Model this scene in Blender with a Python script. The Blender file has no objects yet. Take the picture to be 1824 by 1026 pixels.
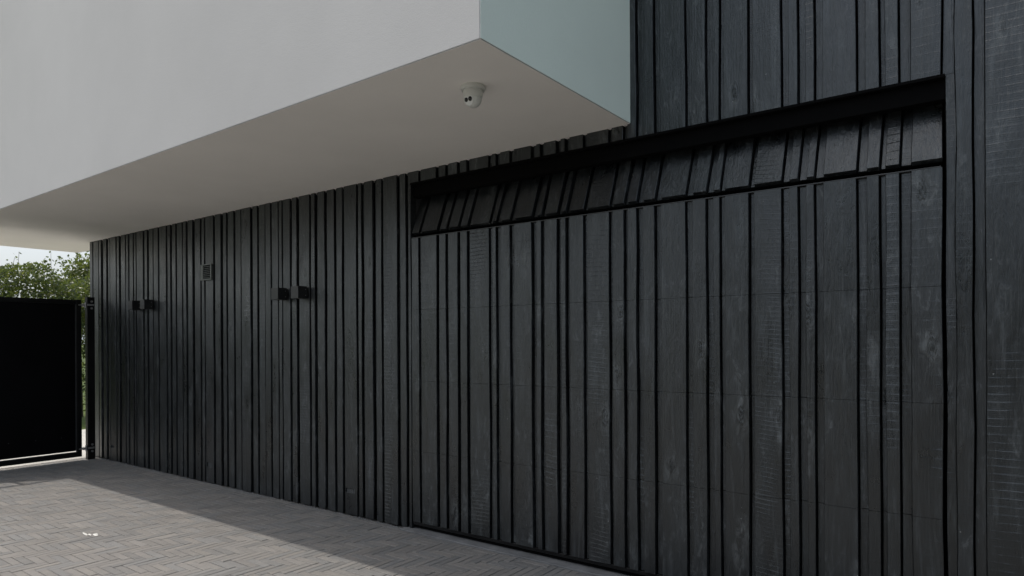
import bpy, bmesh, math, random
import numpy as np
from mathutils import Vector, Matrix

R = math.radians
scene = bpy.context.scene
col = scene.collection

# ------------------------------------------------------------------ camera
YAW, ROLL = 53.34, -0.282
CAM = Vector((0.0, -3.685, 1.45))
cam_d = bpy.data.cameras.new('camera')
cam = bpy.data.objects.new('camera', cam_d)
col.objects.link(cam)
cam_d.sensor_width = 36.0
cam_d.lens = 1190.67 / 1824 * 36.0
cam_d.shift_y = 95.8 / 1824
cam_d.clip_start = 0.05
cam_d.clip_end = 2000
FW = Vector((-math.cos(R(YAW)), math.sin(R(YAW)), 0))
RT = Vector((math.sin(R(YAW)), math.cos(R(YAW)), 0))
UP = Vector((0, 0, 1))
rot = Matrix((RT, UP, -FW)).transposed().to_4x4()
cam.matrix_world = Matrix.Translation(CAM) @ rot @ Matrix.Rotation(R(ROLL), 4, 'Z')
scene.camera = cam

# ------------------------------------------------------------------ sky and sun
TO_SUN = Vector((-0.58, -0.243, 1.0)).normalized()
world = bpy.data.worlds.new('World')
scene.world = world
world.use_nodes = True
wn = world.node_tree
sky = wn.nodes.new('ShaderNodeTexSky')
sky.sky_type = 'NISHITA'
sky.sun_disc = False
sky.sun_elevation = math.asin(TO_SUN.z)
sky.sun_rotation = math.atan2(TO_SUN.x, TO_SUN.y)
sky.dust_density = 6.0
sky.air_density = 1.0
sky.ozone_density = 1.0
bg = wn.nodes['Background']
bg.inputs['Strength'].default_value = 0.15
hs = wn.nodes.new('ShaderNodeHueSaturation')      # hazy, slightly milky summer sky
hs.inputs['Saturation'].default_value = 0.80
wn.links.new(sky.outputs[0], hs.inputs['Color'])
veil = wn.nodes.new('ShaderNodeMix')                # even veil of high thin cloud over the blue
veil.data_type = 'RGBA'
veil.inputs[0].default_value = 0.40
veil.inputs[7].default_value = (5.3, 5.95, 6.5, 1)
wn.links.new(hs.outputs[0], veil.inputs[6])
wn.links.new(veil.outputs[2], bg.inputs['Color'])

sun_d = bpy.data.lights.new('sun', 'SUN')
sun_d.energy = 2.0
sun_d.angle = R(0.53)
sun_d.color = (1.0, 0.93, 0.84)
sun = bpy.data.objects.new('sun', sun_d)
col.objects.link(sun)
sun.rotation_euler = TO_SUN.to_track_quat('Z', 'Y').to_euler()
sun.location = (-6, -3, 12)

scene.view_settings.view_transform = 'Standard'
scene.view_settings.look = 'None'
scene.view_settings.exposure = 0.30
scene.view_settings.gamma = 1.0
scene.view_settings.use_curve_mapping = False
scene.cycles.max_bounces = 10
scene.cycles.diffuse_bounces = 6

# ------------------------------------------------------------------ helpers
def tag(o, label=None, cat=None, group=None, kind=None):
    if label: o['label'] = label
    if cat: o['category'] = cat
    if group: o['group'] = group
    if kind: o['kind'] = kind
    return o

def empty(name, loc=(0, 0, 0)):
    o = bpy.data.objects.new(name, None)
    o.location = loc
    o.empty_display_size = 0.1
    col.objects.link(o)
    return o

def link(name, me, mat, parent=None):
    o = bpy.data.objects.new(name, me)
    if mat is not None and len(me.materials) == 0:
        me.materials.append(mat)
    col.objects.link(o)
    if parent is not None:
        o.parent = parent
        loc = Vector(parent.location)
        p = parent.parent
        while p is not None:
            loc += Vector(p.location); p = p.parent
        o.matrix_parent_inverse = Matrix.Identity(4)
        o.location = -loc + Vector(o.location)
    return o

class MB:
    """collects shapes, in world metres, for ONE mesh"""
    def __init__(s): s.bm = bmesh.new()
    def box(s, x0, x1, y0, y1, z0, z1, bev=0.0, seg=1):
        r = bmesh.ops.create_cube(s.bm, size=1.0)
        vs = r['verts']
        for v in vs:
            v.co = Vector((x0 + (v.co.x + .5) * (x1 - x0), y0 + (v.co.y + .5) * (y1 - y0), z0 + (v.co.z + .5) * (z1 - z0)))
        if bev > 0:
            es = list({e for v in vs for e in v.link_edges})
            bmesh.ops.bevel(s.bm, geom=es, offset=bev, segments=seg, affect='EDGES', profile=.5)
        return s
    def cyl(s, p0, p1, r, n=12, r1=None):
        p0, p1 = Vector(p0), Vector(p1)
        d = p1 - p0
        m = Matrix.Translation((p0 + p1) / 2) @ d.to_track_quat('Z', 'Y').to_matrix().to_4x4()
        bmesh.ops.create_cone(s.bm, cap_ends=True, segments=n, radius1=r, radius2=r if r1 is None else r1, depth=d.length, matrix=m)
        return s
    def lathe(s, prof, axis_m, n=32):
        rings = []
        for (r, z) in prof:
            rings.append([s.bm.verts.new(axis_m @ Vector((r * math.cos(2*math.pi*k/n), r * math.sin(2*math.pi*k/n), z))) for k in range(n)])
        for a, b in zip(rings[:-1], rings[1:]):
            for k in range(n):
                s.bm.faces.new((a[k], a[(k+1) % n], b[(k+1) % n], b[k]))
        s.bm.faces.new(rings[-1]); s.bm.faces.new(list(reversed(rings[0])))
        return s
    def build(s, name, mat, parent=None, smooth=False):
        bmesh.ops.recalc_face_normals(s.bm, faces=s.bm.faces)
        me = bpy.data.meshes.new(name)
        s.bm.to_mesh(me); s.bm.free()
        if smooth:
            me.polygons.foreach_set('use_smooth', [True] * len(me.polygons))
            try: me.set_sharp_from_angle(angle=R(35))
            except Exception: pass
        return link(name, me, mat, parent)

# ------------------------------------------------------------------ materials
def mat(name):
    m = bpy.data.materials.new(name)
    m.use_nodes = True
    nt = m.node_tree
    b = nt.nodes['Principled BSDF']
    return m, nt, b

class NT:
    def __init__(s, nt): s.nt = nt
    def n(s, t, **kw):
        x = s.nt.nodes.new(t)
        for k, v in kw.items(): setattr(x, k, v)
        return x
    def l(s, a, b): s.nt.links.new(a, b)
    def val(s, sock, v):
        if hasattr(v, 'links') or isinstance(v, bpy.types.NodeSocket): s.l(v, sock)
        else: sock.default_value = v
    def math(s, op, a, b=None, c=None, clamp=False):
        x = s.n('ShaderNodeMath', operation=op, use_clamp=clamp)
        s.val(x.inputs[0], a)
        if b is not None: s.val(x.inputs[1], b)
        if c is not None: s.val(x.inputs[2], c)
        return x.outputs[0]
    def noise(s, vec, scale, detail=3.0, rough=.55, dist=0.0):
        x = s.n('ShaderNodeTexNoise')
        s.l(vec, x.inputs['Vector'])
        x.inputs['Scale'].default_value = scale
        x.inputs['Detail'].default_value = detail
        x.inputs['Roughness'].default_value = rough
        x.inputs['Distortion'].default_value = dist
        return x.outputs[0]
    def map(s, v, a, b, c=0.0, d=1.0, smooth=False):
        x = s.n('ShaderNodeMapRange', clamp=True)
        if smooth: x.interpolation_type = 'SMOOTHSTEP'
        s.val(x.inputs[0], v)
        for i, q in enumerate((a, b, c, d)): s.val(x.inputs[i + 1], q)
        return x.outputs[0]
    def mix(s, f, a, b):
        x = s.n('ShaderNodeMix', data_type='RGBA')
        s.val(x.inputs[0], f)
        s.val(x.inputs[6], a); s.val(x.inputs[7], b)
        return x.outputs[2]
    def scalev(s, vec, sc, off=None):
        x = s.n('ShaderNodeVectorMath', operation='MULTIPLY')
        s.l(vec, x.inputs[0]); x.inputs[1].default_value = sc
        if off is None: return x.outputs[0]
        y = s.n('ShaderNodeVectorMath', operation='ADD')
        s.l(x.outputs[0], y.inputs[0]); s.l(off, y.inputs[1])
        return y.outputs[0]
    def bump(s, h, strength, dist, normal=None):
        x = s.n('ShaderNodeBump')
        x.inputs['Strength'].default_value = strength
        x.inputs['Distance'].default_value = dist
        s.l(h, x.inputs['Height'])
        if normal is not None: s.l(normal, x.inputs['Normal'])
        return x.outputs[0]

def rgb(r, g, b): return (r, g, b, 1.0)

def make_wood():
    m, nt, b = mat('black_stained_sawn_wood')
    g = NT(nt)
    pos = g.n('ShaderNodeNewGeometry').outputs['Position']
    oc = g.n('ShaderNodeSeparateColor'); g.l(g.n('ShaderNodeObjectInfo').outputs['Color'], oc.inputs[0])
    rnd = oc.outputs[0]
    offs = g.n('ShaderNodeCombineXYZ')
    r100 = g.math('MULTIPLY', rnd, 57.0)
    g.l(r100, offs.inputs[0]); g.l(g.math('MULTIPLY', rnd, 91.0), offs.inputs[2])
    p = g.n('ShaderNodeVectorMath', operation='ADD')
    g.l(pos, p.inputs[0]); g.l(offs.outputs[0], p.inputs[1])
    p = p.outputs[0]
    sep = g.n('ShaderNodeSeparateXYZ'); g.l(p, sep.inputs[0])
    r2 = oc.outputs[1]
    r3 = g.math('FRACT', g.math('MULTIPLY', rnd, 43.7))
    r4 = oc.outputs[2]
    # long grain, running up the board
    grain = g.noise(g.scalev(p, (1.0, 1.0, .045)), 75, 4, .6, .6)
    fine = g.noise(g.scalev(p, (1.0, 1.0, .12)), 260, 2, .6)
    blot = g.noise(g.scalev(p, (1.0, 1.0, .35)), 9, 4, .6, .4)
    big = g.noise(g.scalev(pos, (1.0, 1.0, .6)), 1.1, 3, .6)
    # knots, stretched along the board
    vor = g.n('ShaderNodeTexVoronoi', feature='F1')
    g.l(g.scalev(p, (1.0, .3, .4)), vor.inputs['Vector']); vor.inputs['Scale'].default_value = 6.5
    kd = vor.outputs['Distance']
    kring = g.math('SINE', g.math('MULTIPLY', g.math('ADD', kd, g.math('MULTIPLY', grain, .22)), 85.0))
    ksep = g.n('ShaderNodeSeparateColor'); g.l(vor.outputs['Color'], ksep.inputs[0])
    kmask = g.math('MULTIPLY', g.map(kd, .03, .22, 1.0, 0.0, True), g.math('GREATER_THAN', ksep.outputs[0], .62))
    knot = g.math('MULTIPLY', kring, kmask)
    # saw marks across the board: ledges about every 14 to 42 mm, a little off level
    period = g.map(r2, 0, 1, 0.024, 0.046)
    wob = g.math('MULTIPLY', g.noise(p, 3.5, 2), .10)
    tilt = g.math('MULTIPLY', sep.outputs[0], g.map(r3, 0, 1, -.06, .10))
    zz = g.math('ADD', g.math('ADD', sep.outputs[2], tilt), g.math('MULTIPLY', wob, .28))
    saw = g.math('FRACT', g.math('DIVIDE', zz, period))
    ledge = g.math('POWER', g.math('SUBTRACT', 1.0, saw), 11.0)
    zz2 = g.math('ADD', zz, g.math('MULTIPLY', blot, .02))
    saw2 = g.math('POWER', g.math('SUBTRACT', 1.0, g.math('FRACT', g.math('DIVIDE', zz2, .0095))), 3.0)
    smask = g.math('MULTIPLY', g.map(g.noise(g.scalev(p, (1, 1, .5)), 2.9, 4, .65), .42, .66, 0.0, 1.0, True), g.map(r4, .25, .75, .06, 1.0))
    # colour: black stain, weathered unevenly, rubbed pale on the high grain and round the knots
    streak = g.noise(g.scalev(p, (1.0, 1.0, .10)), 22, 5, .68, .5)
    mott = g.noise(g.scalev(p, (1.0, 1.0, .45)), 26, 5, .70, .8)
    patch = g.noise(g.scalev(p, (1.0, 1.0, .30)), 4.2, 4, .62, .6)
    base = g.mix(g.map(patch, .32, .68, 0, 1, True), rgb(.0026, .0034, .0041), rgb(.0110, .0133, .0150))
    base = g.mix(g.map(rnd, 0, 1, 0, .38), base, rgb(.019, .0215, .0235))
    base = g.mix(g.map(big, .50, .70, 0, .45), base, rgb(.0165, .0145, .0155))
    base = g.mix(g.map(streak, .54, .72, 0, .85), base, rgb(.050, .057, .062))
    base = g.mix(g.map(streak, .26, .44, .75, 0), base, rgb(.0038, .0044, .005))
    sc1 = g.math('MULTIPLY', g.map(mott, .52, .70, 0, 1, True), g.map(patch, .44, .62, 0, 1, True))
    base = g.mix(g.math('MULTIPLY', sc1, .75), base, rgb(.098, .108, .113))
    rub = g.math('MULTIPLY', g.map(kd, .10, .42, 1, 0, True), g.math('MULTIPLY', g.math('GREATER_THAN', ksep.outputs[0], .62), g.map(mott, .42, .62)))
    base = g.mix(g.math('MULTIPLY', rub, .62), base, rgb(.12, .131, .136))
    base = g.mix(g.math('MULTIPLY', g.map(grain, .54, .72), .45), base, rgb(.0035, .004, .0045))
    base = g.mix(g.math('MULTIPLY', g.math('MULTIPLY', ledge, smask), .27), base, rgb(.066, .073, .077))  # saw ledges paled in the colour, as if sky lit their tops
    base = g.mix(g.math('MULTIPLY', kmask, g.math('MULTIPLY', g.map(kring, -.2, 1), .55)), base, rgb(.003, .0032, .0035))
    # scattered pale specks
    sp = g.n('ShaderNodeTexVoronoi', feature='F1'); g.l(pos, sp.inputs['Vector']); sp.inputs['Scale'].default_value = 9.0
    spk = g.math('LESS_THAN', sp.outputs['Distance'], .030)
    base = g.mix(g.math('MULTIPLY', spk, .5), base, rgb(.32, .33, .33))
    g.l(base, b.inputs['Base Color'])
    ro = g.math('ADD', g.map(patch, .3, .7, .24, .46), g.map(mott, .3, .7, -.05, .10))
    g.l(ro, b.inputs['Roughness'])
    b.inputs['Specular IOR Level'].default_value = .88
    b.inputs['Specular Tint'].default_value = rgb(.92, .97, 1.0)
    h = g.math('ADD', g.math('MULTIPLY', grain, .42), g.math('MULTIPLY', fine, .20))
    h = g.math('ADD', h, g.math('MULTIPLY', streak, .45))
    h = g.math('ADD', h, g.math('MULTIPLY', g.math('MULTIPLY', ledge, smask), .32))
    h = g.math('ADD', h, g.math('MULTIPLY', g.math('MULTIPLY', saw2, smask), .10))
    h = g.math('ADD', h, g.math('MULTIPLY', knot, .30))
    h = g.math('ADD', h, g.math('MULTIPLY', mott, .35))
    h = g.math('ADD', h, g.math('MULTIPLY', blot, .8))
    g.l(g.bump(h, 1.0, .0058), b.inputs['Normal'])
    return m

def make_plain(name, c, rough=.5, metal=0.0, var=.15, scale=12.0, bump=0.0, bscale=120.0, spec=.5):
    m, nt, b = mat(name)
    g = NT(nt)
    pos = g.n('ShaderNodeNewGeometry').outputs['Position']
    nz = g.noise(pos, scale, 4, .6)
    lo = tuple(v * (1 - var) for v in c); hi = tuple(min(1, v * (1 + var)) for v in c)
    g.l(g.mix(g.map(nz, .3, .7), rgb(*lo), rgb(*hi)), b.inputs['Base Color'])
    g.l(g.map(nz, .3, .7, max(.05, rough - .07), min(1, rough + .07)), b.inputs['Roughness'])
    b.inputs['Metallic'].default_value = metal
    b.inputs['Specular IOR Level'].default_value = spec
    if bump > 0:
        g.l(g.bump(g.noise(pos, bscale, 3, .6), bump, .002), b.inputs['Normal'])
    return m

def make_render(name, c):
    m, nt, b = mat(name)
    g = NT(nt)
    pos = g.n('ShaderNodeNewGeometry').outputs['Position']
    big = g.noise(pos, .7, 4, .6)
    mid = g.noise(g.scalev(pos, (1, 1, .35)), 5.0, 4, .65)
    grit = g.noise(pos, 170, 3, .65)
    hi = tuple(min(1, v * 1.03) for v in c); lo = tuple(v * .93 for v in c)
    base = g.mix(g.map(big, .3, .7), rgb(*lo), rgb(*hi))
    base = g.mix(g.map(mid, .58, .88, 0, .08), base, rgb(*(v * .82 for v in c)))
    base = g.mix(g.map(grit, .3, .75, 0, .16), base, rgb(*(v * .8 for v in c)))
    g.l(base, b.inputs['Base Color'])
    b.inputs['Roughness'].default_value = .9
    b.inputs['Specular IOR Level'].default_value = .15
    h = g.math('ADD', grit, g.math('MULTIPLY', g.noise(pos, 45, 2), .6))
    g.l(g.bump(h, .35, .003), b.inputs['Normal'])
    return m

def make_paver():
    m, nt, b = mat('grey_brown_clay_paver')
    g = NT(nt)
    pos = g.n('ShaderNodeNewGeometry').outputs['Position']
    at = g.n('ShaderNodeAttribute', attribute_name='tint')
    big = g.noise(pos, .55, 4, .6)
    mid = g.noise(pos, 6.0, 5, .65)
    grit = g.noise(pos, 210, 3, .65)
    base = at.outputs['Color']
    base = g.mix(g.map(big, .35, .7, 0, .30), base, rgb(.21, .215, .21))
    base = g.mix(g.map(mid, .5, .8, 0, .40), base, rgb(.30, .28, .255))
    base = g.mix(g.map(g.noise(pos, 1.7, 5, .7, .5), .52, .72, 0, .45), base, rgb(.165, .158, .148))
    base = g.mix(g.map(grit, .45, .75, 0, .35), base, rgb(.13, .125, .12))
    g.l(base, b.inputs['Base Color'])
    g.l(g.map(mid, .3, .7, .72, .9), b.inputs['Roughness'])
    b.inputs['Specular IOR Level'].default_value = .3
    h = g.math('ADD', grit, g.math('MULTIPLY', g.noise(pos, 40, 3), 1.2))
    g.l(g.bump(h, .5, .002), b.inputs['Normal'])
    return m

def make_leaf(name, c1, c2, c3):
    m, nt, b = mat(name)
    g = NT(nt)
    at = g.n('ShaderNodeAttribute', attribute_name='tint')
    sep = g.n('ShaderNodeSeparateColor'); g.l(at.outputs['Color'], sep.inputs[0])
    base = g.mix(sep.outputs[0], rgb(*c1), rgb(*c2))
    base = g.mix(g.map(sep.outputs[1], .86, 1.0), base, rgb(*c3))
    g.l(base, b.inputs['Base Color'])
    b.inputs['Roughness'].default_value = .38
    tr = g.n('ShaderNodeBsdfTranslucent')
    tc = g.mix(.55, base, rgb(.24, .30, .05)); g.l(tc, tr.inputs['Color'])
    mx = g.n('ShaderNodeMixShader'); mx.inputs[0].default_value = .42
    g.l(b.outputs[0], mx.inputs[1]); g.l(tr.outputs[0], mx.inputs[2])
    g.l(mx.outputs[0], nt.nodes['Material Output'].inputs['Surface'])
    return m

def make_ground(name, a, c, d, s1, s2):
    m, nt, b = mat(name)
    g = NT(nt)
    pos = g.n('ShaderNodeNewGeometry').outputs['Position']
    base = g.mix(g.map(g.noise(pos, s1, 5, .65), .35, .65), rgb(*a), rgb(*c))
    base = g.mix(g.map(g.noise(pos, s2, 3, .6), .5, .75, 0, .7), base, rgb(*d))
    g.l(base, b.inputs['Base Color'])
    b.inputs['Roughness'].default_value = .92
    b.inputs['Specular IOR Level'].default_value = .2
    g.l(g.bump(g.noise(pos, s2, 4, .7), .6, .01), b.inputs['Normal'])
    return m

WOOD = make_wood()
BACK = make_plain('black_backing_board', (.0022, .0022, .0025), .85, var=.1, spec=.08)
RENDER = make_render('light_grey_fine_render', (.482, .486, .488))
SOFFIT = make_render('lightened_soffit_render', (.93, .905, .865))  # copy of the storey's render, whitened and warmed to stand in for bounce light
RENDER_T = make_render('lightened_end_render', (.79, .885, .82))  # paler, greener copy of the render that lifts the shaded end face
PAVER = make_paver()
SAND = make_ground('joint_sand', (.13, .124, .116), (.16, .152, .142), (.09, .086, .08), 3.0, 60.0)
CONC = make_ground('pale_concrete', (.50, .49, .46), (.60, .585, .55), (.42, .41, .385), 1.5, 40.0)
CONC_D = make_plain('grey_concrete', (.22, .225, .23), .85, var=.22, scale=7.0, bump=.5, spec=.2)
CONC_T = make_plain('dark_worn_concrete', (.185, .188, .192), .9, var=.25, scale=6.0, bump=.6, spec=.15)
GRAVEL = make_ground('pale_gravel', (.34, .325, .30), (.42, .40, .37), (.24, .23, .21), 1.2, 55.0)
GRASS = make_ground('lawn_grass', (.05, .085, .022), (.085, .115, .03), (.12, .11, .04), .8, 25.0)
GATE = make_plain('black_powder_coated_steel', (.004, .0042, .0048), .42, var=.2, scale=5, bump=.08, bscale=300, spec=.3)
GATE_P = make_plain('black_gate_sheet', (.0018, .0019, .0028), .45, var=.25, scale=2.2, spec=.12)
LAMP = make_plain('anthracite_lamp_metal', (.014, .015, .016), .42, var=.12, scale=30, bump=.1, bscale=500)
LENS_F = make_plain('frosted_lamp_glass', (.25, .25, .24), .4)
STEEL = make_plain('galvanised_steel', (.42, .42, .43), .42, metal=.9, var=.2, scale=60)
WHITEP = make_plain('white_camera_plastic', (.64, .65, .62), .35, var=.03)
GREYP = make_plain('grey_camera_face', (.70, .71, .70), .3, var=.03)
BLACKG = make_plain('black_lens_glass', (.006, .006, .007), .12, var=.0)
VENT = make_plain('grey_green_vent_plastic', (.13, .145, .138), .5, var=.1, scale=20)
BOXP = make_plain('grey_box_plastic', (.085, .09, .092), .5, var=.1)
RUBBER = make_plain('black_rubber_seal', (.012, .012, .013), .7, var=.2)
RAIL = make_plain('dark_grey_door_rail', (.045, .047, .05), .45, var=.15)
INNER = make_plain('dark_garage_plaster', (.05, .05, .052), .9)
BARK = make_plain('brown_bark', (.07, .055, .04), .9, var=.4, scale=30, bump=.6, bscale=60)
LEAF_H = make_leaf('hedge_leaf', (.028, .052, .018), (.062, .094, .027), (.24, .24, .06))
LEAF_T = make_leaf('tree_leaf', (.05, .075, .025), (.095, .125, .04), (.20, .21, .06))
SCRAP = make_plain('white_dried_splash', (.62, .62, .60), .7, var=.05)
SCREW = make_plain('zinc_screw', (.5, .5, .5), .35, metal=.8)

rng = random.Random(11)

# ------------------------------------------------------------------ ground, path, paving bed
def sheet(name, x0, x1, y0, y1, z, m, kind='structure', nx=1, ny=1):
    me = bpy.data.meshes.new(name)
    me.from_pydata([(x0, y0, z), (x1, y0, z), (x1, y1, z), (x0, y1, z)], [], [(0, 1, 2, 3)])
    o = link(name, me, m)
    tag(o, kind=kind)
    return o

ground = sheet('ground', -600, 600, -600, 600, -.030, GRASS)
tag(ground, 'flat sunlit grass reaching away beyond the gate and paving', 'ground')
PX0, PX1, PY0 = -9.46, 3.1, -6.6
paving = MB().box(PX0, PX1, PY0, .04, -.12, -.0055).build('paving', SAND)
tag(paving, 'grey brown brick paving in herringbone, half in shade beside the black wall', 'paving', kind='structure')
yard = MB().box(-12.6, 14, -22, PY0 - .004, -.1, -.004).build('bounce_gravel', GRAVEL)  # out-of-view gravel, added to bounce more light up to the soffit
tag(yard, 'unseen pale gravel added past the brick paving to bounce light', 'gravel yard', kind='structure')
path = MB().box(-12.6, PX0 - .004, -8, 7, -.1, .0).build('path', CONC)
tag(path, 'bright pale path glimpsed under and beside the black gate', 'path', kind='structure')

# ------------------------------------------------------------------ house
SOF = 2.768          # soffit height
LIN = 2.683          # top of the garage opening
DL, DR = -3.716, -0.250   # garage door sides
WR = -0.2345         # wall starts again right of the door
TOP = 6.2
XW0, XW1 = -9.55, 3.2
OX0, OX1, OY = -10.813, -1.839, -1.433

house = tag(empty('house', (-5, 0, 0)), 'black timber clad house with a white rendered storey jutting over the wall', 'house')
w = MB()
w.box(XW0, DL - .004, .062, .34, 0, SOF + .01)
w.box(WR, XW1, .062, .34, 0, TOP)
w.box(DL - .004, WR, .062, .34, LIN, TOP)
wall = w.build('wall', BACK, house)
gi = MB()
gi.box(-4.2, .3, 5.2, 5.3, 0, 2.95)
gi.box(-4.2, -4.1, .34, 5.2, 0, 2.95)
gi.box(.2, .3, .34, 5.2, 0, 2.95)
gi.box(-4.2, .3, .34, 5.3, 2.95, 3.05)
gi.build('garage_interior', INNER, house)
MB().box(-4.2, .3, .16, 5.3, -.02, .012).build('garage_floor', CONC_D, house)
MB().box(XW0, XW1, .34, 6.0, TOP - .3, TOP).build('roof', BACK, house)

# the rendered volume: real box, softly broken arrises
def render_box():
    bm = bmesh.new()
    r = bmesh.ops.create_cube(bm, size=1)
    y1 = .34
    for v in r['verts']:
        v.co = Vector((OX0 + (v.co.x + .5) * (OX1 - .002 - OX0), OY + (v.co.y + .5) * (y1 - OY), SOF + .0014 + (v.co.z + .5) * (TOP - SOF)))
    bmesh.ops.bevel(bm, geom=list(bm.edges), offset=.003, segments=2, affect='EDGES')
    me = bpy.data.meshes.new('upper_storey')
    bm.to_mesh(me); bm.free()
    return link('upper_storey', me, RENDER, house)
upper = render_box()
MB().box(OX0 + .005, OX1 - .005, OY + .005, .33, SOF, SOF + .0012).build('soffit', SOFFIT, upper)
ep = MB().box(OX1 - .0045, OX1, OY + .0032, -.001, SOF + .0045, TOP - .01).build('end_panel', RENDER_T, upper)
tag(ep, 'shaded end face of the white storey, its colour lightened and tinted green')

# ---- cladding boards.  (left, right) of each proud board along the wall, metres
COLS = [(-9.55, -9.475), (-9.452, -9.308), (-9.282, -9.229), (-9.159, -9.079), (-9.026, -8.983), (-8.96, -8.804), (-8.778, -8.72), (-8.67, -8.563), (-8.536, -8.479), (-8.435, -8.348), (-8.324, -8.287), (-8.254, -8.1), (-8.058, -7.998), (-7.953, -7.862), (-7.839, -7.739), (-7.703, -7.555), (-7.527, -7.468), (-7.418, -7.343), (-7.318, -7.213), (-7.177, -7.118), (-7.079, -6.987), (-6.939, -6.832), (-6.797, -6.748), (-6.724, -6.577), (-6.533, -6.434), (-6.388, -6.331), (-6.294, -6.193), (-6.158, -6.068), (-6.049, -5.9), (-5.858, -5.785), (-5.757, -5.662), (-5.646, -5.566), (-5.545, -5.452), (-5.429, -5.385), (-5.37, -5.268), (-5.235, -5.168), (-5.13, -4.984), (-4.953, -4.905), (-4.863, -4.77), (-4.737, -4.644), (-4.607, -4.539), (-4.504, -4.354), (-4.327, -4.289), (-4.251, -4.154), (-4.114, -4.053), (-4.021, -3.868), (-3.833, -3.775), (-3.745, -3.636), (-3.605, -3.45), (-3.422, -3.357), (-3.322, -3.237), (-3.208, -3.147), (-3.12, -2.947), (-2.912, -2.882), (-2.836, -2.761), (-2.717, -2.577), (-2.534, -2.502), (-2.471, -2.378), (-2.34, -2.308), (-2.276, -2.176), (-2.146, -1.993), (-1.965, -1.891), (-1.86, -1.805), (-1.759, -1.689), (-1.645, -1.496), (-1.452, -1.374), (-1.33, -1.297), (-1.267, -1.139), (-1.106, -0.966), (-0.926, -0.884), (-0.842, -0.804), (-0.759, -0.608), (-0.563, -0.508), (-0.48, -0.424), (-0.373, -0.250), (-0.195, -0.133), (-0.083, 0.075)]
x = .075
while x < XW1 - .2:
    a = x + rng.uniform(.03, .045)
    b_ = a + rng.choice((.045, .06, .075, .095, .1, .15, .15))
    COLS.append((round(a, 3), round(b_, 3)))
    x = b_
XEND = x

PROUD_T, REC, SLOT = .019, .0205, .0075
edge_ph = {}
def edge(key, z):
    """slow wander of a sawn board edge, the same for all pieces of one board"""
    if key not in edge_ph:
        r = random.Random(str(key))
        edge_ph[key] = [(r.uniform(.0006, .0019), r.uniform(2.0, 7.0), r.uniform(0, 6.3)) for _ in range(3)]
    return sum(a * math.sin(f * z + p) for a, f, p in edge_ph[key])

def board_mesh(x0, x1, yf, yb, z0, z1, kl, kr, tilt=None, ch=.0016):
    """one board, front arrises eased; tilt = function (x, y, z) -> point"""
    n = max(2, int(round((z1 - z0) / .26)))
    V, Fc = [], []
    for i in range(n + 1):
        z = z0 + (z1 - z0) * i / n
        l = x0 + edge(kl, z); r_ = x1 + edge(kr, z)
        for (px, py) in ((l, yb), (l, yf + ch), (l + ch, yf), (r_ - ch, yf), (r_, yf + ch), (r_, yb)):
            V.append((px, py, z) if tilt is None else tilt(px, py, z))
    for i in range(n):
        a = i * 6; c = a + 6
        for k in range(6):
            k2 = (k + 1) % 6
            Fc.append((a + k, a + k2, c + k2, c + k))
    Fc.append((5, 4, 3, 2, 1, 0)); t = n * 6
    Fc.append((t, t+1, t+2, t+3, t+4, t+5))
    me = bpy.data.meshes.new('board')
    me.from_pydata(V, [], Fc)
    return me

bcol = {}
def paint(o, key):
    if key not in bcol:
        q = random.Random(str(key)); bcol[key] = (q.random(), q.random(), q.random(), 1.0)
    o.color = bcol[key]
    return o
def add_board(parent, *a, **k):
    return paint(link('board', board_mesh(*a, **k), WOOD, parent), a[6:8])

HOLES = [(-6.712, -6.612, .163, .213), (-4.499, -4.386, .186, .226), (-8.955, -8.87, .157, .19)]
dep = [rng.uniform(-.003, .003) for _ in COLS]
rec = [rng.uniform(-.002, .005) for _ in COLS]

def wall_column(x0, x1, yf, yb, z0, z1, kl, kr):
    for (h0, h1, hz0, hz1) in HOLES:
        if x0 < h0 and h1 < x1 and z0 < hz0 and hz1 < z1:      # a small box is let into this board
            me = board_mesh(x0, x1, yf, yb, hz1, z1, kl, kr)
            bm = bmesh.new(); bm.from_mesh(me)
            for (a0, a1, b0, b1) in ((x0, x1, z0, hz0), (x0, h0, hz0 + .0002, hz1 - .0002), (h1, x1, hz0 + .0002, hz1 - .0002)):
                bmesh.ops.create_cube(bm, size=1, matrix=Matrix.Translation(((a0+a1)/2, (yf+yb)/2, (b0+b1)/2)) @ Matrix.Diagonal((a1-a0, yb-yf, b1-b0, 1)))
            bm.to_mesh(me); bm.free()
            return paint(link('board', me, WOOD, wall), (kl, kr))
    return add_board(wall, x0, x1, yf, yb, z0, z1, kl, kr)

SECS = [(.066, .6118), (.6134, 1.1511), (1.1527, 1.6986), (1.7002, 2.252)]
TB, TL, TA = 2.296, .545, R(21.5)           # tipped top section: hinge height, length, lean
def tip(px, py, z):
    s = z - TB
    c, sn = math.cos(TA), math.sin(TA)
    return (px, .004 + s * sn + py * c, TB + s * c - py * sn)

door = tag(empty('garage_door', (-1.98, .03, .06)), 'wide black timber clad sectional garage door, its top panel tipped inwards', 'garage door')
sec_objs = []
for (z0, z1) in SECS:
    s_ = MB().box(DL + .004, DR - .003, .034, .070, z0, z1).build('section', BACK, door)
    sec_objs.append(s_)
m_ = MB().box(DL + .004, DR - .003, .034, .070, TB, TB + TL)
for v in m_.bm.verts: v.co = Vector(tip(*v.co))
top_sec = m_.build('section', BACK, door)
tag(top_sec, 'top panel tipped inwards, sky glinting on its right half')

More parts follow.
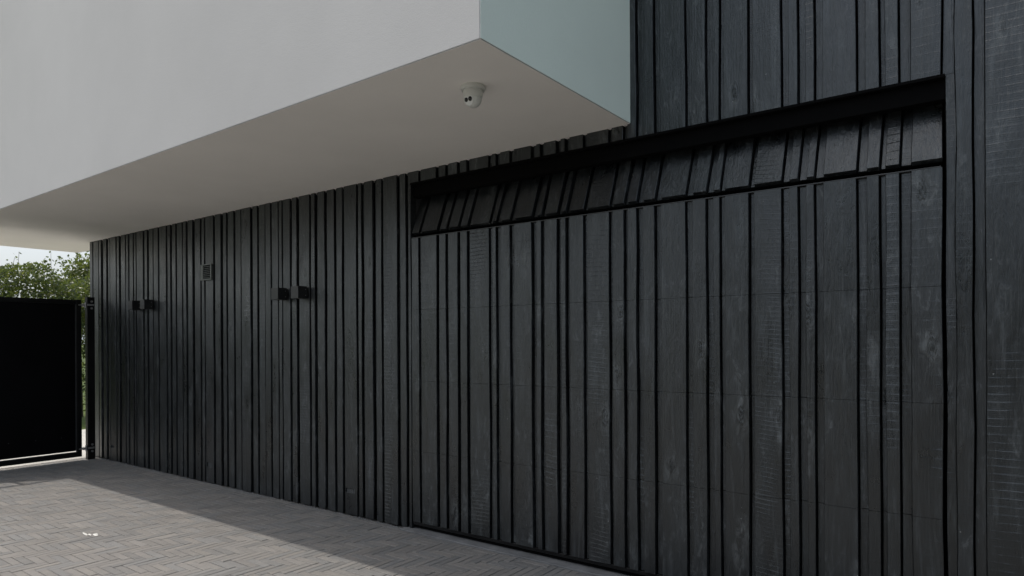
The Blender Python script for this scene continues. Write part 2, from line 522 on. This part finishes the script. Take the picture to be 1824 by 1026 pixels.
for i, (x0, x1) in enumerate(COLS):
    yf = dep[i]; yb = yf + PROUD_T
    nx0 = COLS[i + 1][0] if i + 1 < len(COLS) else None
    kl, kr = ('l', i), ('r', i)
    ry = REC + rec[i]
    r0 = x1 + SLOT
    top = SOF + .006 if x1 < OX1 - .01 else TOP
    topr = SOF + .006 if (nx0 or 9) < OX1 else TOP
    base = rng.uniform(.004, .010)
    if x0 > DL + .02 and x1 <= DR + .001:            # door columns
        wall_column(x0, x1, yf, .060, LIN, top, kl, kr)
        for s_, (z0, z1) in zip(sec_objs, SECS):
            add_board(s_, x0, x1, yf, .033, z0, z1, kl, kr)
        add_board(top_sec, x0, x1, yf, .033, TB, TB + TL, kl, kr, tilt=tip)
        if nx0 is not None and x1 < DR - .01:
            add_board(wall, r0, nx0 - .002, ry, .061, LIN + .0015, topr, kr, ('l', i + 1))
            for s_, (z0, z1) in zip(sec_objs, SECS):
                add_board(s_, r0, nx0 - .002, ry, .0335, z0 + .0006, z1 - .0006, kr, ('l', i + 1))
            add_board(top_sec, r0, nx0 - .002, ry, .0335, TB + .0008, TB + TL, kr, ('l', i + 1), tilt=tip)
        else:
            add_board(wall, r0, nx0 - .002, ry, .061, LIN + .0015, TOP, kr, ('l', i + 1))
            add_board(wall, WR, nx0 - .002, ry, .061, .006, LIN, ('w', 1), ('l', i + 1))
    elif x0 < DL < x1:                               # the board the door's left edge cuts
        add_board(wall, x0, DL - .004, yf, .060, base, LIN + .0, kl, ('w', 0))
        wall_column(x0, x1, yf, .060, LIN + .0008, top, kl, kr)
        for s_, (z0, z1) in zip(sec_objs, SECS):
            add_board(s_, DL + .005, x1, yf, .033, z0, z1, ('w', 2), kr)
            add_board(s_, r0, nx0 - .002, ry, .0335, z0 + .0006, z1 - .0006, kr, ('l', i + 1))
        add_board(top_sec, DL + .007, x1, yf, .033, TB, TB + TL, ('w', 2), kr, tilt=tip)
        add_board(top_sec, r0, nx0 - .002, ry, .0335, TB + .0008, TB + TL, kr, ('l', i + 1), tilt=tip)
        add_board(wall, r0, nx0 - .002, ry, .061, LIN + .0015, topr, kr, ('l', i + 1))
    else:
        wall_column(x0, x1, yf, yb, base, top, kl, kr)
        if nx0 is not None:
            add_board(wall, r0, nx0 - .002, ry, .061, base + .002, topr, kr, ('l', i + 1))
# battens behind the proud boards are hidden; the side of the opening and the lintel lining are not
MB().box(DL - .0025, WR - .001, -.0045, .2, LIN - .016, LIN - .0005, .0015).build('lintel_trim', BACK, house)
MB().box(DL - .0025, WR - .001, .030, .090, 2.574, LIN - .0165, .002).build('door_header', BACK, house)
MB().box(DL - .0035, DL - .0005, .064, .34, 0.0, LIN - .013).build('side_lining', RAIL, house)
MB().box(WR - .006, WR - .0005, .064, .34, 0.0, LIN - .013).build('side_lining', BACK, house)

# door trim
MB().box(DL + .004, DR - .003, .004, .072, 2.2535, 2.2595, .001).build('top_rail', RAIL, door)
MB().box(DL + .004, DR - .003, .010, .074, .040, .0640, .003).build('bottom_rail', GATE, door)
MB().box(DL + .004, DR - .003, .030, .066, .0135, .0395, .006, 2).build('bottom_seal', BACK, door)
for sx in (DL + .03, DR - .03):
    m_ = MB()
    m_.cyl((sx - .02, .115, 2.27), (sx + .02, .115, 2.27), .016)
    m_.box(sx - .016, sx + .016, .071, .13, 2.215, 2.25)
    m_.build('roller_bracket', STEEL, door)

thr = MB().box(-3.80, XW1 - 2.6, -.054, .158, -.05, .007, .003).build('threshold', CONC_T)
tag(thr, 'narrow grey concrete threshold strip under the garage door', 'threshold', kind='structure')

# little boxes let into the boards near the ground
for k, (h0, h1, hz0, hz1) in enumerate(HOLES):
    lab = ('small recessed box low in the black cladding below the grey vent', 'small recessed box low in the black cladding near the garage door', 'tiny recessed box low in the black cladding near the gate')[k]
    t = tag(empty('recessed_wall_box', ((h0+h1)/2, .03, hz0)), lab, 'wall box', 'small boxes let into the cladding near the ground')
    MB().box(h0 + .0005, h1 - .0005, .0125, .0155, hz0 + .0005, hz1 - .0005).build('back_plate', BOXP, t)
    for q in range(5):
        xx = h0 + (h1 - h0) * (q + .5) / 5
        MB().box(xx - .004, xx + .004, .0090, .0124, hz0 + .003, hz1 - .004).build('rib', BOXP, t)
    MB().box(h0 + .001, h1 - .001, .002, .0124, hz0 + .0006, hz0 + .0028).build('sill', BOXP, t)

# ------------------------------------------------------------------ louvred vent
vx0, vx1, vz0, vz1 = -6.792, -6.580, 2.104, 2.272
v = tag(empty('wall_vent', ((vx0+vx1)/2, 0, vz0)), 'small grey louvred vent grille on the black boards', 'vent')
m_ = MB()
m_.box(vx0, vx0 + .048, -.018, -.0035, vz0, vz1, .002).box(vx1 - .022, vx1, -.018, -.0035, vz0, vz1, .002)
m_.box(vx0 + .048, vx1 - .022, -.018, -.0035, vz0, vz0 + .016, .002).box(vx0 + .048, vx1 - .022, -.018, -.0035, vz1 - .012, vz1, .002)
m_.build('frame', VENT, v)
MB().box(vx0 + .04, vx1 - .02, -.0055, -.0036, vz0 + .01, vz1 - .01).build('back_plate', BACK, v)
nl = 7
for q in range(nl):
    z = vz0 + .018 + (vz1 - vz0 - .034) * (q + .5) / nl
    m_ = MB().box(vx0 + .0485, vx1 - .0225, -.017, -.0065, z - .0015, z + .0015)
    for w_ in m_.bm.verts: w_.co.z += (w_.co.y + .012) * .75
    m_.build('slat', VENT, v)

# ------------------------------------------------------------------ wall lamps
def wall_lamp(xc, label):
    t = tag(empty('wall_lamp', (xc, 0, 1.842)), label, 'wall lamp', 'cube lamps on the black wall')
    h = .0525; z0, z1 = 1.842, 1.949; yf = -.112
    MB().box(xc - .042, xc + .042, -.016, -.0035, z0 + .010, z1 - .010, .002).build('wall_plate', LAMP, t)
    m_ = MB()
    wl = .004
    m_.box(xc - h, xc + h, yf, yf + wl, z0, z1, .0012)
    m_.box(xc - h, xc + h, -.0165 - wl, -.0165, z0, z1, .0012)
    m_.box(xc - h, xc - h + wl, yf + wl + .0001, -.0166 - wl, z0, z1)
    m_.box(xc + h - wl, xc + h, yf + wl + .0001, -.0166 - wl, z0, z1)
    m_.build('body', LAMP, t)
    for zz in (z0 + .004, z1 - .008):
        MB().box(xc - h + wl + .0003, xc + h - wl - .0003, yf + wl + .0003, -.0169 - wl, zz, zz + .004).build('glass', LENS_F, t)
    for zz in (z0 + .028, z1 - .028):
        MB().cyl((xc + h - .0005, -.034, zz), (xc + h + .0018, -.034, zz), .0032, 10).build('screw', SCREW, t)
wall_lamp(-8.175, 'leftmost black cube lamp on the wall, nearest the gate')
wall_lamp(-7.880, 'second black cube lamp from the gate, below and left of the vent')
wall_lamp(-5.338, 'third black cube lamp from the gate, left one of the nearer pair')
wall_lamp(-5.041, 'rightmost black cube lamp on the wall, nearest the garage door')

# ------------------------------------------------------------------ security camera under the soffit
cx, cy = -2.215, -1.035
sc = tag(empty('security_camera', (cx, cy, SOF)), 'white dome security camera with two dark lenses under the soffit', 'security camera')
ax = Matrix.Translation((cx, cy, SOF - .0005)) @ Matrix.Diagonal((1, 1, -1, 1))
MB().lathe([(.062, 0), (.0635, .004), (.0635, .017), (.061, .021), (.056, .0225), (.02, .0225)], ax, 40).build('base', WHITEP, sc, True)
MB().lathe([(.0500, .0228), (.0505, .028), (.050, .044), (.0475, .058), (.0455, .061), (.02, .0612)], ax, 40).build('collar', WHITEP, sc, True)
bc = Vector((cx, cy, SOF - .066))
face = Vector((-.03, -.95, -.31)).normalized()
fm = Matrix.Translation(bc) @ face.to_track_quat('Z', 'Y').to_matrix().to_4x4()
ball = MB()
rb = .0445
prof = [(rb * math.sin(R(a)), rb * math.cos(R(a)) * -1) for a in range(6, 142, 8)]
ball.lathe(prof + [(.0285, .0340)], fm, 40)
ball.build('ball', WHITEP, sc, True)
MB().lathe([(.0300, .0325), (.0305, .0362), (.0290, .0378), (.01, .0380)], fm, 36).build('face_plate', GREYP, sc, True)
for sx, rr in ((-.0132, .0108), (.0132, .0118)):
    lm = fm @ Matrix.Translation((sx, .002, .0381))
    ln = MB().lathe([(rr, 0), (rr, .0015), (rr * .82, .0022), (rr * .78, .0010), (rr * .5, .0028), (rr * .1, .0034)], lm, 24).build('lens', BLACKG, sc, True)
MB().cyl(bc + Vector((.0505, 0, .012)), bc + Vector((.0545, 0, .012)), .006, 14).build('clamp_screw', WHITEP, sc)
m_ = MB()
m_.box(-.0215, .0215, .0325, .0350, .0150, .0335, .001)
for w_ in m_.bm.verts: w_.co = fm @ w_.co
m_.build('hood', BLACKG, sc)

# ------------------------------------------------------------------ gate and its post
GX = -9.31
gate = tag(empty('gate', (GX, -1.7, .04)), 'black sheet steel gate leaf hung beside the end of the wall', 'gate')
GY0, GY1 = -3.35, -.200
MB().box(GX - .02, GX + .02, GY1 - .055, GY1, .045, 2.0, .003).build('stile', GATE, gate)
MB().box(GX - .02, GX + .02, GY0, GY0 + .082, .045, 2.0, .003).build('stile', GATE, gate)
MB().box(GX - .02, GX + .02, GY0 + .0825, GY1 - .0555, 1.945, 1.997, .003).build('top_rail', GATE, gate)
MB().box(GX - .02, GX + .02, GY0 + .0825, GY1 - .0555, .045, .108, .003).build('bottom_rail', GATE, gate)
# sheet infill: full height near the post, its unseen drop shaped to let sun through
bm = bmesh.new()
poly = [(GY1 - .056, .121), (GY1 - .056, 1.9445), (-1.35, 1.9445), (-1.80, 1.18), (GY0 + .083, 1.05), (GY0 + .083, .121)]
f1 = [bm.verts.new((GX + .004, a, b2)) for a, b2 in poly]
f2 = [bm.verts.new((GX - .006, a, b2)) for a, b2 in poly]
bm.faces.new(f1); bm.faces.new(list(reversed(f2)))
for k in range(len(poly)):
    bm.faces.new((f1[k], f2[k], f2[(k+1) % len(poly)], f1[(k+1) % len(poly)]))
bmesh.ops.recalc_face_normals(bm, faces=bm.faces)
me = bpy.data.meshes.new('panel'); bm.to_mesh(me); bm.free()
link('panel', me, GATE_P, gate)
r5 = random.Random(5)
for k in range(9):
    ya = -1.55 - k * .17; yb_ = ya - r5.uniform(-.25, .28)
    MB().cyl((GX, ya, 1.16 if ya < -1.8 else 1.5), (GX, max(yb_, GY0 + .09), 1.944), r5.uniform(.012, .03), 8).build('dapple_bar', GATE, gate)  # unseen bars added to dapple the sun falling past the sheet
MB().box(GX + .0045, GX + .0085, GY1 - .066, GY1 - .0565, .125, 1.94).build('edge_trim', RAIL, gate)
MB().box(GX + .0045, GX + .0085, GY0 + .09, GY1 - .067, .1215, .1235).build('edge_trim', STEEL, gate)
for k in range(6):
    y = GY1 - .22 - k * .27
    MB().cyl((GX + .004, y, .30), (GX + .0075, y, .30), .005, 8).build('rivet', RAIL, gate)

for hz in (1.935, .140):
    h = MB()
    h.cyl((GX + .012, GY1 - .035, hz), (GX + .012, -.128, hz + .004), .011, 10)
    h.cyl((GX + .012, GY1 + .010, hz), (GX + .012, GY1 + .030, hz), .020, 6)
    hh = h.build('hinge', STEEL, gate)
    MB().cyl((GX + .012, -.150, hz - .03), (GX + .012, -.150, hz + .035), .013, 10).build('pin', STEEL, hh)

post = tag(empty('gate_post', (GX, -.11, 0)), 'black square steel gate post with hinge bolts at the wall corner', 'gate post')
MB().box(GX - .02, GX + .05, -.146, -.060, -.05, 2.028, .003).build('tube', GATE, post)
MB().box(GX - .023, GX + .053, -.149, -.057, 2.0285, 2.036, .002).build('cap', GATE, post)
for hz in (1.939, .144):
    p_ = MB().box(GX + .0505, GX + .0565, -.144, -.072, hz - .012, hz + .012, .001).build('hinge_plate', STEEL, post)
    for dz in (-.042, .042):
        b2 = MB().cyl((GX + .0502, -.098, hz + dz), (GX + .062, -.098, hz + dz), .014, 6).build('bolt', STEEL, post)

# ------------------------------------------------------------------ brick pavers in herringbone
P = .0530           # module
J = .0042           # joint
def paver_verts(x0, y0, lx, ly, r):
    z = r.uniform(-.0016, .0012)
    tx, ty = r.uniform(-.010, .010), r.uniform(-.010, .010)
    e = .0028
    j = lambda: r.uniform(-.0007, .0007)
    x1, y1 = x0 + lx, y0 + ly
    cx_, cy_ = (x0 + x1) / 2, (y0 + y1) / 2
    def zz(a, b): return z + (a - cx_) * tx * .3 + (b - cy_) * ty
    o = [(x0 + j(), y0 + j()), (x1 + j(), y0 + j()), (x1 + j(), y1 + j()), (x0 + j(), y1 + j())]
    i = [(o[0][0] + e, o[0][1] + e), (o[1][0] - e, o[1][1] + e), (o[2][0] - e, o[2][1] - e), (o[3][0] + e, o[3][1] - e)]
    V = [(a, b, zz(a, b)) for a, b in i] + [(a, b, zz(a, b) - .0022) for a, b in o] + [(a, b, -.011) for a, b in o]
    return V
PF = [(0, 1, 2, 3)] + [(k + 4, (k + 1) % 4 + 4, (k + 1) % 4, k) for k in range(4)] + [(k + 8, (k + 1) % 4 + 8, (k + 1) % 4 + 4, k + 4) for k in range(4)]
def paver_col(r):
    t = r.random()
    if t < .45: c = (.256, .246, .235)
    elif t < .75: c = (.236, .236, .234)
    elif t < .9: c = (.276, .262, .246)
    else: c = (.215, .212, .208)
    k = r.uniform(.76, .90)
    return (c[0] * k, c[1] * k, c[2] * k, 1.0)

rp = random.Random(21)
bricks = []
EDGE_Y = -.058
ni0, ni1 = int(PX0 / P) - 6, int(PX1 / P) + 2
nj0, nj1 = int(PY0 / P) - 6, 0
def clipadd(x0, y0, x1, y1):
    x0, x1 = max(x0, PX0 + .003), min(x1, PX1)
    y0, y1 = max(y0, PY0), min(y1, EDGE_Y - .001)
    if x1 - x0 > .014 and y1 - y0 > .014: bricks.append((x0, y0, x1 - x0 - J, y1 - y0 - J))
for jy in range(nj0, nj1):
    for ix in range(ni0, ni1):
        k = (ix - jy) % 8
        if k == 0: clipadd(ix * P, EDGE_Y + jy * P, (ix + 4) * P, EDGE_Y + (jy + 1) * P)
        elif k == 7: clipadd(ix * P, EDGE_Y + jy * P, (ix + 1) * P, EDGE_Y + (jy + 4) * P)
xx = PX0 + .003
while xx < -3.82:            # one course laid along the foot of the wall
    bricks.append((xx, EDGE_Y + .001, min(.2085, -3.803 - xx), .0535)); xx += .2120

def seen(bx):
    v_ = Vector((bx[0] + bx[2] / 2, bx[1] + bx[3] / 2, 0)) - CAM
    dpt = v_.dot(FW)
    if dpt < .3: return None
    u = v_.dot(RT) / dpt; t_ = v_.z / dpt
    if abs(u) > .775 or t_ < -.355: return None
    return v_.length
order = sorted(((seen(b_), k) for k, b_ in enumerate(bricks) if seen(b_) is not None))
near = {k for _, k in order[:300]}

def set_tint(me, cols):
    at = me.color_attributes.new('tint', 'FLOAT_COLOR', 'POINT')
    at.data.foreach_set('color', np.array(cols, dtype=np.float32).ravel())

V, Fc, C_ = [], [], []
for k, b_ in enumerate(bricks):
    pv = paver_verts(b_[0], b_[1], b_[2], b_[3], rp); c_ = paver_col(rp)
    if k in near:
        me = bpy.data.meshes.new('paver')
        me.from_pydata(pv, [], PF)
        set_tint(me, [c_] * 12)
        link('paver', me, PAVER, paving)
    else:
        n0 = len(V)
        V += pv; C_ += [c_] * 12
        Fc += [tuple(q + n0 for q in f) for f in PF]
me = bpy.data.meshes.new('pavers')
me.from_pydata(V, [], Fc)
set_tint(me, C_)
tag(link('pavers', me, PAVER, paving), kind='stuff')

# small white splash on the sunlit bricks
bm = bmesh.new()
for (ox, oy, rx, ry) in ((-5.66, -1.545, .060, .012), (-5.575, -1.505, .042, .020), (-5.61, -1.53, .03, .010)):
    n = 16
    ring = []; top = bm.verts.new((ox, oy, .0062))
    for k in range(n):
        a = 2 * math.pi * k / n; q = rp.uniform(.75, 1.15)
        ring.append(bm.verts.new((ox + math.cos(a + .5) * rx * q, oy + math.sin(a) * ry * q, .0018)))
    for k in range(n): bm.faces.new((ring[k], ring[(k+1) % n], top))
me = bpy.data.meshes.new('white_splash'); bm.to_mesh(me); bm.free()
tag(link('white_splash', me, SCRAP), 'small white splash on the sunlit brick paving', 'splash')

# crumbs of mortar and sand swept against the foot of the wall
bm = bmesh.new()
for k in range(520):
    gx = rp.uniform(-9.4, -3.85); gy = -.004 - abs(rp.gauss(0, .016)); q = rp.uniform(.0018, .0055) * (1.6 if rp.random() < .08 else 1)
    m4 = Matrix.Translation((gx, gy, q * .35)) @ Matrix.Rotation(rp.uniform(0, 6.3), 4, 'Z') @ Matrix.Diagonal((q * rp.uniform(1, 2.2), q, q * .8, 1))
    bmesh.ops.create_icosphere(bm, subdivisions=1, radius=1.0, matrix=m4)
me = bpy.data.meshes.new('grit'); bm.to_mesh(me); bm.free()
tag(link('grit', me, CONC_D), 'crumbs of mortar and sand along the foot of the black wall', 'grit', kind='stuff')

# ------------------------------------------------------------------ hedge and tree beyond the gate
def leaves(pts, sizes, nrng, droop=.2):
    n = len(pts)
    d = nrng.normal(size=(n, 3)); d[:, 2] -= droop; d /= np.linalg.norm(d, axis=1)[:, None]
    e = nrng.normal(size=(n, 3)); e -= (e * d).sum(1)[:, None] * d; e /= np.linalg.norm(e, axis=1)[:, None]
    nn = np.cross(d, e)
    s = sizes[:, None]
    v0 = pts - d * s; v2 = pts + d * s
    v1 = pts + e * s * .55 + nn * s * .15 - d * s * .1; v3 = pts - e * s * .55 + nn * s * .15 - d * s * .1
    V_ = np.stack([v0, v1, v2, v3], 1).reshape(-1, 3)
    F_ = np.arange(n * 4).reshape(n, 4)
    return V_, F_
def leaf_obj(name, pts, sizes, m, parent, nrng, bright=None):
    V_, F_ = leaves(pts, sizes, nrng)
    me = bpy.data.meshes.new(name)
    me.from_pydata(V_.tolist(), [], F_.tolist())
    n = len(pts)
    c = np.ones((n, 4), dtype=np.float32)
    c[:, 0] = np.clip(nrng.normal(.45, .25, n), 0, 1); c[:, 1] = nrng.random(n)
    set_tint(me, np.repeat(c, 4, axis=0))
    o = link(name, me, m, parent)
    tag(o, kind='stuff')
    return o

nr = np.random.default_rng(3)
def hedge_top(y):
    return 2.86 + .13 * np.sin(y * 2.1 + .4) + .08 * np.sin(y * 5.3 + 2.) + .05 * np.sin(y * 11.7) - .25 * np.clip(.9 - y, 0, 1.0) * .8
hedge = tag(empty('hedge', (-15.1, 1.0, 0)), 'tall leafy green hedge behind the black gate', 'hedge')
N = 90000
hy = nr.uniform(-5, 7, N)
u = nr.random(N)
hz = hedge_top(hy) * (1 - np.abs(nr.normal(0, .42, N)))
ok = hz > .12
hy, hz, u = hy[ok], hz[ok], u[ok]
hx = -15.1 + .62 * np.clip(nr.normal(0, .55, len(hy)), -1, 1) + .12 * np.sin(hy * 4.0 + hz * 3.1)
# airy pockets
pock = np.sin(hy * 3.7 + 1.0) * np.sin(hz * 4.9 + hy) + .6 * np.sin(hy * 9.1 + 2) * np.sin(hz * 8.3)
keep = (pock < .75) | (nr.random(len(hy)) < .4)
pts = np.stack([hx, hy, hz], 1)[keep]
leaf_obj('foliage', pts, nr.uniform(.022, .046, len(pts)), LEAF_H, hedge, nr)
# shoots that stand clear of the top
sp_, ss = [], []
twigs = MB()
for k in range(34):
    y = -4.5 + k * .34 + nr.uniform(-.12, .12)
    z0 = float(hedge_top(y)) - .2
    ln = nr.uniform(.25, .62); dy = nr.uniform(-.25, .25)
    xb = -15.1 + nr.uniform(-.35, .35)
    twigs.cyl((xb, y, z0), (xb, y + dy * ln, z0 + ln), .005, 5, .0025)
    for q in range(9):
        t_ = (q + 1) / 9
        sp_.append((xb + nr.normal(0, .03), y + dy * ln * t_ + nr.normal(0, .035), z0 + ln * t_ + nr.normal(0, .02))); ss.append(nr.uniform(.022, .042))
twigs.build('shoot', BARK, hedge)
leaf_obj('shoot_foliage', np.array(sp_), np.array(ss), LEAF_H, hedge, nr)
for k in range(14):
    y = -4.6 + k * .82
    MB().cyl((-15.1, y, -.03), (-15.1 + nr.uniform(-.1, .1), y + nr.uniform(-.15, .15), 2.2), .045, 7, .015).build('stem', BARK, hedge)

def tree(name, x_, y_, zc, rx, rz, n, label, seed, m):
    q = np.random.default_rng(seed)
    t = tag(empty(name, (x_, y_, 0)), label, 'tree')
    tr = MB().cyl((x_, y_, -.03), (x_ + .06, y_ + .04, zc - rz * .3), .10, 9, .05)
    tr.cyl((x_ + .06, y_ + .04, zc - rz * .35), (x_ - .1, y_ + .02, zc + rz * .6), .05, 8, .015)
    cl = []
    for k in range(34):
        d = q.normal(size=3); d /= np.linalg.norm(d); r_ = q.random() ** .4
        c_ = np.array([x_, y_, zc]) + d * np.array([rx, rx, rz]) * r_ * .82
        cl.append(c_)
        if k % 3 == 0:
            tr.cyl((x_, y_, zc - rz * .4 + q.uniform(0, .5)), tuple(c_), .025, 6, .006)
    tr.build('trunk', BARK, t)
    cl = np.array(cl)
    pick = q.integers(0, len(cl), n)
    pts_ = cl[pick] + q.normal(0, .24 * rx / 1.3, (n, 3))
    leaf_obj('crown', pts_, q.uniform(.035, .07, n), m, t, q)
tree('tree', -20.0, 4.55, 2.75, 1.45, 1.25, 15000, 'pale green round tree at the wall end behind the hedge', 8, LEAF_T)
tree('tree', -23.0, 8.6, 3.2, 2.0, 1.6, 12000, 'second pale tree further back hidden behind the wall end', 9, LEAF_T)

# unseen hedges added outside the frame to darken what the black boards reflect
def unseen_hedge(x0, x1, y0, y1, h, n, label, seed):
    q = np.random.default_rng(seed)
    t = tag(empty('hedge', ((x0 + x1) / 2, (y0 + y1) / 2, 0)), label, 'hedge')
    P_ = q.random((n, 3)) * np.array([x1 - x0, y1 - y0, h]) + np.array([x0, y0, 0])
    f = q.random(n)                                   # push every leaf to one of the outer faces
    P_[:, 0] = np.where(f < .35, x0 + q.normal(0, .07, n), P_[:, 0])
    P_[:, 1] = np.where((f >= .35) & (f < .80), y1 + q.normal(0, .07, n), P_[:, 1])
    P_[:, 2] = np.where(f >= .80, h + q.normal(0, .07, n), P_[:, 2])
    leaf_obj('foliage', P_, q.uniform(.035, .075, n), LEAF_H, t, q)
    c = bmesh.new()
    bmesh.ops.create_cube(c, size=1, matrix=Matrix.Translation(((x0 + x1) / 2, (y0 + y1) / 2, h / 2 - .06)) @ Matrix.Diagonal((x1 - x0 - .14, y1 - y0 - .14, h - .1, 1)))
    bmesh.ops.subdivide_edges(c, edges=list(c.edges), cuts=9, use_grid_fill=True)
    for v_ in c.verts:
        v_.co += Vector((q.normal(0, .035), q.normal(0, .035), q.normal(0, .035) if v_.co.z > .2 else -.02))
    me = bpy.data.meshes.new('dark_core'); c.to_mesh(me); c.free()
    link('dark_core', me, BARK, t)
unseen_hedge(4.7, 5.7, -12.4, -.6, 2.9, 16000, 'unseen clipped hedge added at the right to darken the board edges', 14)
unseen_hedge(-6.5, 4.2, -14.0, -12.8, 4.4, 18000, 'unseen tall hedge added behind the camera to darken the wall reflections', 15)
